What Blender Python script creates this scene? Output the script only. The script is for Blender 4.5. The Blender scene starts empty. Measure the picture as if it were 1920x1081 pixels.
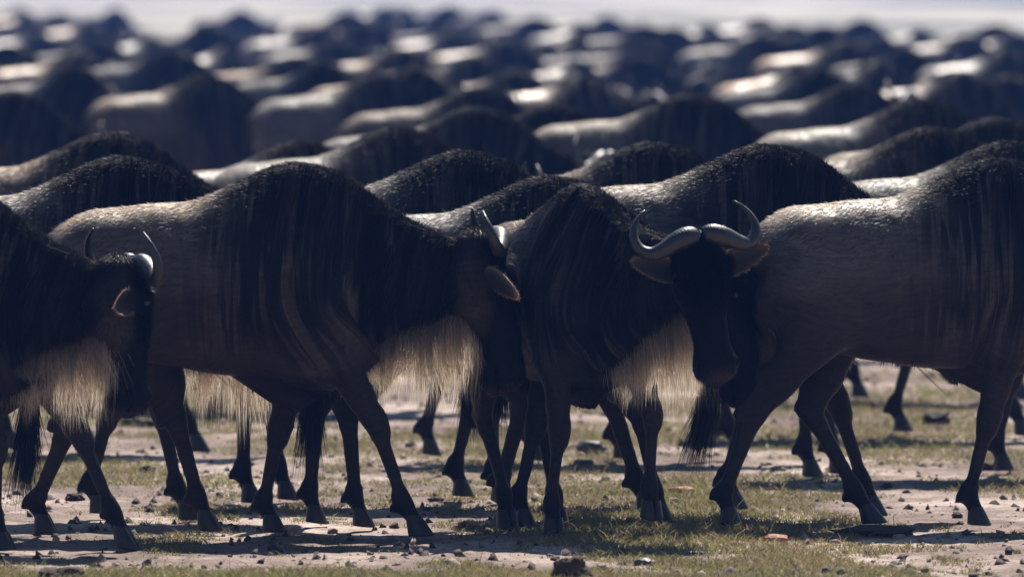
import bpy, math, random
import numpy as np
from mathutils import Vector, Matrix, noise

R = math.radians
random.seed(7)
rng = np.random.default_rng(7)
SC = bpy.context.scene
COL = SC.collection

# ------------------------------------------------------------------ camera
CAM_H, CAM_D, LENS, HOR = 2.06, 41.0, 400.0, -72.0
FPX = 1920 * LENS / 36.0
PITCH = math.atan((540.5 - HOR) / FPX)
cd = bpy.data.cameras.new('camera')
cam = bpy.data.objects.new('camera', cd)
COL.objects.link(cam)
cam.location = (0, -CAM_D, CAM_H)
cam.rotation_euler = (R(90) - PITCH, 0, 0)
cd.lens = LENS
cd.sensor_width = 36
cd.clip_start = 1
cd.clip_end = 6000
cd.dof.use_dof = True
cd.dof.focus_distance = 41.2
cd.dof.aperture_fstop = 4.7
SC.camera = cam

# ------------------------------------------------------------------ light
SUN_EL, SUN_AZ = 51.0, 14.0           # azimuth: degrees right of straight ahead (behind the herd)
w = bpy.data.worlds.new('World')
SC.world = w
w.use_nodes = True
nt = w.node_tree
bg = nt.nodes['Background']
sky = nt.nodes.new('ShaderNodeTexSky')
sky.sky_type = 'NISHITA'
sky.sun_disc = False
sky.sun_elevation = R(SUN_EL)
sky.sun_rotation = R(SUN_AZ)
sky.dust_density = 0.3
sky.air_density = 1.2
sky.ozone_density = 3.0
nt.links.new(sky.outputs[0], bg.inputs[0])
bg.inputs[1].default_value = 0.05
sl = bpy.data.lights.new('sun', 'SUN')
sl.energy = 5.0
sl.angle = R(0.5)
sl.color = (1.0, 0.93, 0.84)
so = bpy.data.objects.new('sun', sl)
COL.objects.link(so)
sd = Vector((math.sin(R(SUN_AZ)) * math.cos(R(SUN_EL)), math.cos(R(SUN_AZ)) * math.cos(R(SUN_EL)), math.sin(R(SUN_EL))))
so.rotation_euler = sd.to_track_quat('Z', 'Y').to_euler()
so.location = (0, 0, 30)
SC.view_settings.view_transform = 'Standard'
SC.view_settings.look = 'None'
SC.view_settings.exposure = 0.65
SC.view_settings.gamma = 1.0

# ------------------------------------------------------------------ helpers
def ray(px, py):
    d = Vector(((px - 960) / FPX, 1.0, -(py - 540.5) / FPX))
    c, s = math.cos(PITCH), math.sin(PITCH)
    return Vector((d.x, d.y * c + d.z * s, -d.y * s + d.z * c))
def at(px, py, z=0.0):
    """the world point at height z seen at a pixel of the photograph (1920 wide)"""
    d = ray(px, py)
    t = (z - CAM_H) / d.z
    return Vector((0, -CAM_D, CAM_H)) + d * t

def ss(a, b, x):
    t = np.clip((np.asarray(x, float) - a) / (b - a), 0, 1)
    return t * t * (3 - 2 * t)

def tag(o, label=None, cat=None, group=None, kind=None):
    if label: o['label'] = label
    if cat: o['category'] = cat
    if group: o['group'] = group
    if kind: o['kind'] = kind
    return o

def mesh_from(name, V, F4=None, F3=None, mat=None, smooth=True, attrs=None, mat2=None):
    """V (n,3); F4 (m,4) quads, F3 (k,3) triangles, as numpy arrays"""
    me = bpy.data.meshes.new(name)
    V = np.asarray(V, np.float32)
    F4 = np.zeros((0, 4), np.int32) if F4 is None else np.asarray(F4, np.int32)
    F3 = np.zeros((0, 3), np.int32) if F3 is None else np.asarray(F3, np.int32)
    me.vertices.add(len(V))
    me.vertices.foreach_set('co', V.ravel())
    nl = F4.size + F3.size
    me.loops.add(nl)
    me.loops.foreach_set('vertex_index', np.concatenate([F4.ravel(), F3.ravel()]).astype(np.int32))
    np_ = len(F4) + len(F3)
    me.polygons.add(np_)
    st = np.concatenate([np.arange(len(F4)) * 4, F4.size + np.arange(len(F3)) * 3]).astype(np.int32)
    me.polygons.foreach_set('loop_start', st)
    me.update(calc_edges=True)
    if smooth:
        me.polygons.foreach_set('use_smooth', np.ones(np_, bool))
    if attrs:
        for k, a in attrs.items():
            a = np.asarray(a, np.float32)
            if a.ndim == 1:
                at_ = me.attributes.new(k, 'FLOAT', 'POINT'); at_.data.foreach_set('value', a)
            else:
                at_ = me.attributes.new(k, 'FLOAT_VECTOR', 'POINT'); at_.data.foreach_set('vector', a.ravel())
    if mat: me.materials.append(mat)
    if mat2:
        me.materials.append(mat2)
        me.polygons.foreach_set('material_index', (np.arange(np_) >= len(F4)).astype(np.int32))
    me.validate()
    return me

def link(name, me, parent=None):
    o = bpy.data.objects.new(name, me)
    COL.objects.link(o)
    if parent is not None: o.parent = parent
    return o

# ------------------------------------------------------------------ materials
def nodes(name):
    m = bpy.data.materials.new(name)
    m.use_nodes = True
    t = m.node_tree
    return m, t, t.nodes['Principled BSDF'], t.nodes['Material Output']
def N(t, typ, **kw):
    n = t.nodes.new(typ)
    for k, v in kw.items(): setattr(n, k, v)
    return n
def noise_n(t, vec, scale, detail=3, rough=0.55, dist=0.0):
    n = N(t, 'ShaderNodeTexNoise'); n.inputs['Scale'].default_value = scale
    n.inputs['Detail'].default_value = detail; n.inputs['Roughness'].default_value = rough
    n.inputs['Distortion'].default_value = dist
    t.links.new(vec, n.inputs['Vector']); return n
def mapping(t, vec, scale):
    n = N(t, 'ShaderNodeMapping'); n.inputs['Scale'].default_value = scale
    t.links.new(vec, n.inputs['Vector']); return n.outputs[0]
def ramp(t, fac, stops):
    n = N(t, 'ShaderNodeValToRGB'); cr = n.color_ramp
    while len(cr.elements) < len(stops): cr.elements.new(0.5)
    for e, (p, c) in zip(cr.elements, stops):
        e.position = p; e.color = (*c, 1) if len(c) == 3 else c
    t.links.new(fac, n.inputs[0]); return n.outputs[0]
def mix(t, fac, a, b, mode='MIX'):
    n = N(t, 'ShaderNodeMix', data_type='RGBA', blend_type=mode)
    for s, v in ((n.inputs['Factor'], fac), (n.inputs['A'], a), (n.inputs['B'], b)):
        if hasattr(v, 'is_output'): t.links.new(v, s)
        elif isinstance(v, (int, float)): s.default_value = v
        else: s.default_value = (*v, 1)
    return n.outputs['Result']
def mth(t, op, a, b=None):
    n = N(t, 'ShaderNodeMath', operation=op)
    for i, v in enumerate((a, b)):
        if v is None: continue
        if hasattr(v, 'is_output'): t.links.new(v, n.inputs[i])
        else: n.inputs[i].default_value = v
    return n.outputs[0]

def fur_material(name='wildebeest_coat', trans=0.0, spec=.06):
    """one coat: colours painted per vertex from where on the animal they are, streaked by noise along the hair"""
    m, t, b, out = nodes(name)
    rest = N(t, 'ShaderNodeAttribute', attribute_name='rest').outputs['Vector']
    col = N(t, 'ShaderNodeAttribute', attribute_name='tint').outputs['Color']
    st = N(t, 'ShaderNodeAttribute', attribute_name='stripe').outputs['Fac']
    oi = N(t, 'ShaderNodeObjectInfo')
    add = N(t, 'ShaderNodeVectorMath', operation='ADD')
    sc = N(t, 'ShaderNodeVectorMath', operation='SCALE'); sc.inputs[0].default_value = (7, 3, 5)
    t.links.new(oi.outputs['Random'], sc.inputs['Scale'])
    t.links.new(rest, add.inputs[0]); t.links.new(sc.outputs[0], add.inputs[1])
    v = add.outputs[0]
    n1 = noise_n(t, mapping(t, v, (36, 2.0, 2.4)), 1.0, 3, 0.55, 0.5)     # broad hanging stripes
    n1b = noise_n(t, mapping(t, v, (80, 8, 5)), 1.0, 3, 0.6, 0.3)         # finer locks
    s1 = ramp(t, n1.outputs[0], [(0.42, (0, 0, 0)), (0.52, (1, 1, 1))])
    s2 = ramp(t, n1b.outputs[0], [(0.38, (0.35,)*3), (0.62, (1, 1, 1))])
    sm = mth(t, 'MULTIPLY', st, s1)
    c1 = mix(t, sm, col, (0.007, 0.006, 0.006))
    n2 = noise_n(t, mapping(t, v, (14, 70, 70)), 1.0, 4, 0.65)            # hair grain
    g = ramp(t, n2.outputs[0], [(0.3, (0.62,)*3), (0.7, (1.35,)*3)])
    c2 = mix(t, 0.8, c1, g, 'MULTIPLY')
    c3 = mix(t, mth(t, 'MULTIPLY', st, 0.7), c2, mix(t, 1.0, c2, s2, 'MULTIPLY'))
    n3 = noise_n(t, v, 5.0, 3, 0.6)
    g3 = ramp(t, n3.outputs[0], [(0.3, (0.75,)*3), (0.7, (1.2,)*3)])
    c4 = mix(t, 0.8, c3, g3, 'MULTIPLY')
    # each animal's coat is a little different
    hv = N(t, 'ShaderNodeHueSaturation')
    t.links.new(c4, hv.inputs['Color'])
    t.links.new(mth(t, 'ADD', mth(t, 'MULTIPLY', oi.outputs['Random'], 0.35), 0.82), hv.inputs['Value'])
    tan = mth(t, 'MULTIPLY', mth(t, 'POWER', mth(t, 'FRACT', mth(t, 'MULTIPLY', oi.outputs['Random'], 7.3)), 2.0), 0.8)
    tn = mix(t, tan, (1.0, 1.0, 1.0), (1.35, 0.98, 0.68))
    hvm = mix(t, 1.0, hv.outputs[0], tn, 'MULTIPLY')
    t.links.new(hvm, b.inputs['Base Color'])
    b.inputs['Roughness'].default_value = 0.43
    bw_ = N(t, 'ShaderNodeRGBToBW'); t.links.new(col, bw_.inputs[0])
    lum = mth(t, 'MINIMUM', mth(t, 'MULTIPLY', bw_.outputs[0], 1.7), .6)       # glossy guard hair on the pale parts, matt black face and mane
    t.links.new(mth(t, 'MAXIMUM', lum, spec), b.inputs['Specular IOR Level'])
    b.inputs['Sheen Weight'].default_value = 0.0
    b.inputs['Sheen Roughness'].default_value = 0.4
    bp = N(t, 'ShaderNodeBump'); bp.inputs['Strength'].default_value = 0.35; bp.inputs['Distance'].default_value = 0.005
    hh = mth(t, 'ADD', n2.outputs[0], mth(t, 'MULTIPLY', mth(t, 'MULTIPLY', n1b.outputs[0], 2.0), st))
    t.links.new(hh, bp.inputs['Height']); t.links.new(bp.outputs[0], b.inputs['Normal'])
    if trans:
        tr = N(t, 'ShaderNodeBsdfTranslucent'); t.links.new(hv.outputs[0], tr.inputs['Color'])
        ms = N(t, 'ShaderNodeMixShader'); ms.inputs[0].default_value = trans
        t.links.new(b.outputs[0], ms.inputs[1]); t.links.new(tr.outputs[0], ms.inputs[2])
        t.links.new(ms.outputs[0], out.inputs['Surface'])
    return m

def strand_material(name, root, tip, rough=0.45, trans=0.35, spec=0.4):
    m, t, b, out = nodes(name)
    al = N(t, 'ShaderNodeAttribute', attribute_name='along').outputs['Fac']
    rd = N(t, 'ShaderNodeAttribute', attribute_name='shade').outputs['Fac']
    c = mix(t, al, root, tip)
    hv = N(t, 'ShaderNodeHueSaturation'); t.links.new(c, hv.inputs['Color'])
    t.links.new(mth(t, 'ADD', mth(t, 'MULTIPLY', rd, 0.9), 0.55), hv.inputs['Value'])
    t.links.new(hv.outputs[0], b.inputs['Base Color'])
    b.inputs['Roughness'].default_value = rough
    b.inputs['Specular IOR Level'].default_value = spec
    tr = N(t, 'ShaderNodeBsdfTranslucent'); t.links.new(hv.outputs[0], tr.inputs['Color'])
    ms = N(t, 'ShaderNodeMixShader'); ms.inputs[0].default_value = trans
    t.links.new(b.outputs[0], ms.inputs[1]); t.links.new(tr.outputs[0], ms.inputs[2])
    t.links.new(ms.outputs[0], out.inputs['Surface'])
    return m

def horn_material():
    m, t, b, out = nodes('dark_horn')
    tc = N(t, 'ShaderNodeTexCoord')
    al = N(t, 'ShaderNodeAttribute', attribute_name='along').outputs['Fac']
    n = noise_n(t, mapping(t, tc.outputs['Object'], (40, 40, 40)), 1.0, 4, 0.6)
    c = ramp(t, n.outputs[0], [(0.3, (0.009, 0.008, 0.008)), (0.7, (0.034, 0.031, 0.030))])
    t.links.new(c, b.inputs['Base Color'])
    r = ramp(t, n.outputs[0], [(0.3, (0.30,)*3), (0.7, (0.55,)*3)]); t.links.new(r, b.inputs['Roughness'])
    b.inputs['Specular IOR Level'].default_value = 0.6
    wv = N(t, 'ShaderNodeTexWave'); wv.inputs['Scale'].default_value = 14; wv.inputs['Distortion'].default_value = 3
    cx = N(t, 'ShaderNodeCombineXYZ'); t.links.new(al, cx.inputs[0]); t.links.new(cx.outputs[0], wv.inputs[0])
    bp = N(t, 'ShaderNodeBump'); bp.inputs['Strength'].default_value = 0.2; bp.inputs['Distance'].default_value = 0.002
    t.links.new(mth(t, 'ADD', wv.outputs['Fac'], n.outputs[0]), bp.inputs['Height']); t.links.new(bp.outputs[0], b.inputs['Normal'])
    return m
def plain(name, c, rough=0.6, spec=0.5, bump=0.0, bscale=60, var=0.25):
    m, t, b, out = nodes(name)
    tc = N(t, 'ShaderNodeTexCoord')
    n = noise_n(t, tc.outputs['Object'], bscale, 4, 0.6)
    t.links.new(ramp(t, n.outputs[0], [(0.3, tuple(x * (1 - var) for x in c)), (0.7, tuple(x * (1 + var) for x in c))]), b.inputs['Base Color'])
    b.inputs['Roughness'].default_value = rough
    b.inputs['Specular IOR Level'].default_value = spec
    if bump:
        bp = N(t, 'ShaderNodeBump'); bp.inputs['Strength'].default_value = bump; bp.inputs['Distance'].default_value = 0.01
        t.links.new(n.outputs[0], bp.inputs['Height']); t.links.new(bp.outputs[0], b.inputs['Normal'])
    return m

M_FUR = fur_material()
M_HAIR = fur_material('wildebeest_coat_hair', .4, .08)
M_MANE = strand_material('black_mane_hair', (0.005, 0.0045, 0.005), (0.012, 0.010, 0.009), 0.72, 0.2, 0.15)
M_TAIL = strand_material('black_tail_hair', (0.005, 0.0045, 0.0045), (0.010, 0.008, 0.007), 0.45, 0.12, 0.25)
M_BEARD = strand_material('cream_beard_hair', (0.12, 0.088, 0.066), (0.95, 0.82, 0.66), 0.5, 0.62, 0.3)
M_HORN = horn_material()
M_HOOF = plain('dark_hoof', (0.022, 0.020, 0.019), 0.4, 0.35, 0.3, 50)
M_EYE = plain('dark_eye', (0.008, 0.006, 0.005), 0.08, 0.6)
def ear_material():
    m, t, b, out = nodes('ear_skin')
    al = N(t, 'ShaderNodeAttribute', attribute_name='along').outputs['Fac']
    c = ramp(t, al, [(0.0, (0.03, 0.022, 0.018)), (0.55, (0.10, 0.075, 0.055)), (1.0, (0.30, 0.20, 0.13))])
    t.links.new(c, b.inputs['Base Color']); b.inputs['Roughness'].default_value = 0.6
    tr = N(t, 'ShaderNodeBsdfTranslucent'); t.links.new(mix(t, 1.0, c, (1.0, 0.6, 0.35), 'MULTIPLY'), tr.inputs['Color'])
    ms = N(t, 'ShaderNodeMixShader'); ms.inputs[0].default_value = 0.3
    t.links.new(b.outputs[0], ms.inputs[1]); t.links.new(tr.outputs[0], ms.inputs[2])
    t.links.new(ms.outputs[0], out.inputs['Surface'])
    return m
M_EAR = ear_material()

# ------------------------------------------------------------------ wildebeest: implicit body in the rest pose
# x forward from the hump, y left, z up, metres
def curve(pts):
    """smooth interpolation (Catmull-Rom) of (x, v) pairs, sampled into a table"""
    xs = np.array([p[0] for p in pts], float); vs = np.array([p[1] for p in pts], float)
    m = np.zeros(len(xs))
    m[1:-1] = (vs[2:] - vs[:-2]) / (xs[2:] - xs[:-2])
    m[0] = (vs[1] - vs[0]) / (xs[1] - xs[0]); m[-1] = (vs[-1] - vs[-2]) / (xs[-1] - xs[-2])
    X = np.linspace(xs[0], xs[-1], 800)
    i = np.clip(np.searchsorted(xs, X, 'right') - 1, 0, len(xs) - 2)
    h = xs[i + 1] - xs[i]; s = (X - xs[i]) / h
    V = (2*s**3 - 3*s**2 + 1) * vs[i] + (s**3 - 2*s**2 + s) * h * m[i] + (-2*s**3 + 3*s**2) * vs[i+1] + (s**3 - s**2) * h * m[i+1]
    return lambda x: np.interp(x, X, V)
TOP = curve([(-.925, 1.00), (-.90, 1.06), (-.84, 1.115), (-.76, 1.155), (-.66, 1.175), (-.50, 1.185), (-.35, 1.205), (-.23, 1.255), (-.12, 1.310), (-.02, 1.335), (.08, 1.330), (.18, 1.290), (.29, 1.215), (.41, 1.130), (.54, 1.075), (.64, 1.045), (.70, 1.0)])
BOT = curve([(-.925, .96), (-.90, .88), (-.84, .80), (-.76, .74), (-.66, .69), (-.55, .645), (-.42, .60), (-.28, .575), (-.12, .565), (.02, .565), (.12, .575), (.20, .605), (.28, .66), (.36, .715), (.45, .75), (.55, .785), (.64, .84), (.70, .93)])
WID = curve([(-.925, .03), (-.90, .08), (-.84, .135), (-.76, .175), (-.62, .205), (-.45, .235), (-.25, .252), (-.05, .235), (.10, .212), (.22, .175), (.34, .135), (.46, .108), (.58, .090), (.70, .06)])
KN = curve([(-.925, .1), (-.6, .15), (-.35, .25), (-.1, .5), (.1, .55), (.3, .42), (.5, .30), (.7, .2)])
PW = 2.25
def half_width(x, z):
    t, b, w, k = TOP(x), BOT(x), WID(x), KN(x)
    u = (z - (t + b) / 2) / ((t - b) / 2)
    uc = np.clip(np.abs(u), 0, .999)
    return w * (1 - k * np.clip(u, 0, 1)) * (1 - uc ** PW) ** (1 / PW)

# head frame: origin at the poll, u runs down the face, v out of the forehead
H0 = np.array([.655, 0, 1.055]); HU = np.array([.17, 0, -.985]); HU /= np.linalg.norm(HU); HV = np.array([-HU[2], 0, HU[0]])
def hp(u, y, v):
    return H0 + HU * u + HV * v + np.array([0, y, 0])
HF = curve([(-.045, .02), (-.02, .065), (.05, .098), (.12, .108), (.22, .104), (.32, .096), (.42, .088), (.48, .088), (.53, .068), (.565, .02)])
HB = curve([(-.045, -.02), (-.02, -.055), (.05, -.10), (.12, -.125), (.20, -.122), (.28, -.09), (.36, -.062), (.43, -.058), (.49, -.066), (.53, -.06), (.565, -.01)])
HW = curve([(-.045, .03), (-.02, .070), (.05, .102), (.12, .112), (.18, .104), (.26, .086), (.36, .072), (.42, .075), (.48, .089), (.53, .078), (.565, .02)])

FJ = np.array([(.10, .88), (.03, .665), (.05, .385), (.045, .115), (.11, .02)])
HJ = np.array([(-.70, .92), (-.57, .695), (-.80, .43), (-.765, .115), (-.70, .02)])

def rcone(P, a, b, ra, rb, ysc=1.0):
    a = np.array(a, float); b = np.array(b, float)
    ab = b - a; L2 = ab @ ab
    X = P - a
    t = np.clip((X @ ab) / L2, 0, 1)
    d = X - t[:, None] * ab
    d[:, 1] /= ysc
    return np.sqrt((d * d).sum(1)) - (ra + (rb - ra) * t)
def smin(a, b, k):
    h = np.clip(.5 + .5 * (b - a) / k, 0, 1)
    return b + (a - b) * h - k * h * (1 - h)

def body_field(P):
    Q = P.copy(); Q[:, 1] = np.abs(Q[:, 1])
    x, y, z = Q.T
    xc = np.clip(x, -.924, .699)
    t, b, w, k = TOP(xc), BOT(xc), WID(xc), KN(xc)
    h = (t - b) / 2; u = (z - (t + b) / 2) / h
    yy = y / (w * (1 - k * np.clip(u, 0, 1)))
    F = (yy ** PW + np.abs(u) ** PW) ** (1 / PW) - 1
    d = F * np.minimum(w, h) * .95
    d = np.where(x < xc, np.maximum(d, 0) + (xc - x), np.where(x > xc, np.maximum(d, 0) + (x - xc), d))
    # shoulder, rib cage and haunch muscles
    d = smin(d, rcone(Q, (.02, .12, 1.08), (.13, .145, .82), .075, .10, .8), .05)
    d = smin(d, rcone(Q, (-.72, .075, 1.03), (-.66, .12, .84), .12, .135, .85), .05)
    d = smin(d, rcone(Q, (-.80, .09, .98), (-.79, .11, .78), .075, .085, .9), .05)
    # front leg
    d = smin(d, rcone(Q, (.12, .14, .86), (.03, .15, .67), .105, .085, .75), .05)
    d = smin(d, rcone(Q, (.035, .148, .69), (.05, .135, .50), .078, .050, .8), .035)
    d = smin(d, rcone(Q, (.05, .135, .50), (.052, .13, .40), .050, .040, .9), .02)
    d = smin(d, rcone(Q, (.055, .13, .415), (.055, .13, .36), .046, .040, .95), .02)
    d = smin(d, rcone(Q, (.050, .13, .36), (.045, .13, .14), .029, .023, .85), .015)
    d = smin(d, rcone(Q, (.040, .13, .135), (.042, .13, .11), .035, .037, .95), .015)
    d = smin(d, rcone(Q, (.045, .13, .11), (.078, .13, .05), .026, .028, 1.1), .015)
    d = smin(d, rcone(Q, (.008, .135, .105), (.0, .137, .085), .015, .010, 1.6), .01)
    # hind leg
    d = smin(d, rcone(Q, (-.72, .12, .88), (-.60, .155, .70), .145, .095, .75), .05)
    d = smin(d, rcone(Q, (-.60, .155, .71), (-.715, .14, .55), .092, .060, .75), .04)
    d = smin(d, rcone(Q, (-.70, .14, .57), (-.795, .13, .44), .058, .036, .8), .03)
    d = smin(d, rcone(Q, (-.76, .14, .60), (-.835, .13, .465), .030, .020, .8), .03)
    d = smin(d, rcone(Q, (-.838, .13, .465), (-.80, .13, .39), .024, .034, .9), .02)
    d = smin(d, rcone(Q, (-.80, .13, .42), (-.765, .125, .14), .034, .025, .85), .015)
    d = smin(d, rcone(Q, (-.768, .125, .135), (-.765, .125, .11), .036, .037, .95), .015)
    d = smin(d, rcone(Q, (-.765, .125, .11), (-.732, .125, .05), .026, .028, 1.1), .015)
    d = smin(d, rcone(Q, (-.802, .13, .105), (-.81, .132, .085), .015, .010, 1.6), .01)
    # head
    D = Q - H0
    hu = D @ HU; hv = D @ HV
    uc = np.clip(hu, -.044, .564)
    f, bk, hw = HF(uc), HB(uc), HW(uc)
    hh = (f - bk) / 2; q = (hv - (f + bk) / 2) / hh
    wloc = hw * (1 - .22 * np.clip(q, 0, 1) - .18 * np.clip(-q, 0, 1))
    G = ((y / wloc) ** 2.5 + np.abs(q) ** 2.5) ** .4 - 1
    dh = G * np.minimum(hw, hh) * .95
    dh = np.where(np.abs(hu - uc) > 0, np.maximum(dh, 0) + np.abs(hu - uc), dh)
    dh = smin(dh, rcone(Q, hp(.10, .097, .055), hp(.15, .100, .04), .024, .020), .02)   # brow and orbit
    dh = smin(dh, rcone(Q, hp(.17, .062, -.05), hp(.25, .045, -.045), .045, .03, .6), .03)  # cheek
    dh = smin(dh, rcone(Q, hp(.49, .063, .055), hp(.52, .052, .03), .024, .022), .02)   # nostril wing
    dh = smin(dh, rcone(Q, hp(.50, .0, -.05), hp(.535, 0, -.035), .04, .03, 1.1), .02)   # lower lip
    hole = rcone(Q, hp(.495, .072, .092), hp(.525, .076, .045), .017, .013)
    dh = np.maximum(dh, -hole)
    lip = np.sqrt((hv + .022 + .03 * (hu - .5)) ** 2 + np.clip(.44 - hu, 0, 9) ** 2) - .0045
    dh = np.maximum(dh, -np.where(hu > .40, np.maximum(lip, .03 - y * 0 - np.abs(dh) * 6), 1))
    d = smin(d, dh, .055)
    return d

def surface_nets(field, lo, hi, h):
    lo = np.array(lo, float); n = np.ceil((np.array(hi) - lo) / h).astype(int) + 1
    ax = [lo[i] + h * np.arange(n[i]) for i in range(3)]
    D = np.empty(n, np.float32)
    for i in range(n[0]):
        Y, Z = np.meshgrid(ax[1], ax[2], indexing='ij')
        P = np.stack([np.full(Y.size, ax[0][i]), Y.ravel(), Z.ravel()], 1)
        D[i] = field(P).reshape(n[1], n[2])
    S = D < 0
    c = n - 1
    acc = np.zeros((*c, 3)); cnt = np.zeros(c)
    corners = [(i, j, k) for i in (0, 1) for j in (0, 1) for k in (0, 1)]
    def sub(A, o): return A[o[0]:o[0] + c[0], o[1]:o[1] + c[1], o[2]:o[2] + c[2]]
    for o in corners:
        for a in range(3):
            if o[a] == 1: continue
            o2 = list(o); o2[a] = 1
            A, B = sub(D, o), sub(D, o2)
            cr = (A < 0) != (B < 0)
            t = np.where(cr, A / np.where(cr, A - B, 1), 0)
            p = [np.full(c, float(v)) for v in o]; p[a] = t
            for q in range(3): acc[..., q] += np.where(cr, p[q], 0)
            cnt += cr
    m = cnt > 0
    idx = -np.ones(c, int); idx[m] = np.arange(m.sum())
    ijk = np.argwhere(m)
    V = lo + h * (ijk + acc[m] / cnt[m][:, None])
    F = []
    for a in range(3):
        b1, b2 = (a + 1) % 3, (a + 2) % 3
        s0 = [slice(1, -1)] * 3; s1 = [slice(1, -1)] * 3
        s0[a] = slice(0, n[a] - 1); s1[a] = slice(1, n[a])
        X = S[tuple(s0)]; Y = S[tuple(s1)]
        e = np.argwhere(X != Y)
        inside = X[tuple(e.T)]
        g = e.copy(); g[:, b1] += 1; g[:, b2] += 1
        def cell(d1, d2):
            q = g.copy(); q[:, b1] += d1; q[:, b2] += d2
            return idx[tuple(q.T)]
        f = np.stack([cell(-1, -1), cell(0, -1), cell(0, 0), cell(-1, 0)], 1)
        f[~inside] = f[~inside][:, ::-1]
        F.append(f)
    return V, np.concatenate(F)

def smooth_verts(V, F, it=2, lam=.5):
    e = np.concatenate([F[:, [0, 1]], F[:, [1, 2]], F[:, [2, 3]], F[:, [3, 0]]])
    e = np.concatenate([e, e[:, ::-1]])
    deg = np.bincount(e[:, 0], minlength=len(V))[:, None]
    for _ in range(it):
        A = np.stack([np.bincount(e[:, 0], V[e[:, 1], k], len(V)) for k in range(3)], 1) / deg
        V = V + lam * (A - V)
    return V
def vnormals(V, F):
    n = np.cross(V[F[:, 2]] - V[F[:, 0]], V[F[:, 3]] - V[F[:, 1]])
    Nn = np.zeros_like(V)
    for k in range(4):
        for q in range(3): Nn[:, q] += np.bincount(F[:, k], n[:, q], len(V))
    return Nn / np.maximum(np.linalg.norm(Nn, axis=1, keepdims=True), 1e-9)

# colours of the coat by place on the body
def in_head(P):
    x, y, z = P.T
    return ss(.56, .64, x + .12 * (.95 - z))
def coat(P):
    x, y, z = P.T
    n = np.array([noise.noise(Vector((a * 7, b * 7, c * 7))) for a, b, c in P])
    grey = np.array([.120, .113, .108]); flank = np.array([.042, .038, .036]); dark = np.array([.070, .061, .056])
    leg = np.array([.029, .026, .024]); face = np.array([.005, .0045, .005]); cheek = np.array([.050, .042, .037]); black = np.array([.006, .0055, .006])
    def L(a, b, t): return a * (1 - t[:, None]) + b * t[:, None]
    top = TOP(np.clip(x, -.92, .7))
    C = np.tile(grey, (len(P), 1))
    C = L(C, flank, ss(.06, .46, top - z + n * .08))  # grey back to dark flank, the wide fade paints in sky sheen
    C = L(C, np.array([.48, .435, .37]), ss(.075, .02, top - z + n * .03) * ss(-.90, -.80, x))  # sunlit rim along the spine, painted as a pale band
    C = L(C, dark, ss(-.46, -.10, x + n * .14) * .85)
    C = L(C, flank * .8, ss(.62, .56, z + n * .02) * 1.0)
    crest = ss(.05 + .035, .02, top - z + n * .02) * ss(-.30, -.20, x)
    C = L(C, black, crest)
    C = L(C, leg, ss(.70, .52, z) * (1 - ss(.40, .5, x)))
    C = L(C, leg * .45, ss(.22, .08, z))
    # brown neck side under the mane, dark face
    C = L(C, cheek, ss(.30, .50, x) * ss(.16, .30, top - z + n * .04) * .75)
    D = P - H0; hu = D @ HU; hv = D @ HV
    hd = in_head(P)
    C = L(C, cheek * .9, hd)
    C = L(C, face, hd * ss(-.03, .03, hv + n * .02 + .55 * np.clip(hu - .24, 0, 1)))
    C = L(C, face * 1.6, hd * ss(.38, .46, hu))
    C = L(C, np.array([.05, .042, .042]), hd * ss(.50, .54, hu + n * .01) * .7)
    stripe = ss(-.44, -.08, x + n * .12) * ss(.52, .62, z) * (1 - hd) * (1 - .5 * ss(.8, .62, z))
    stripe = np.maximum(stripe, ss(.1, .2, x) * ss(.5, .6, z) * (1 - hd))
    return C, stripe

# ------------------------------------------------------------------ posing
def rotm(yaw=0, pitch=0, roll=0):
    """yaw left about z, pitch > 0 lowers the nose, roll about x"""
    return np.array((Matrix.Rotation(R(yaw), 3, 'Z') @ Matrix.Rotation(R(pitch), 3, 'Y') @ Matrix.Rotation(R(roll), 3, 'X')))
NP = np.array([.12, 0, 1.02])
HP = np.array([.60, 0, 1.0])

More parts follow.
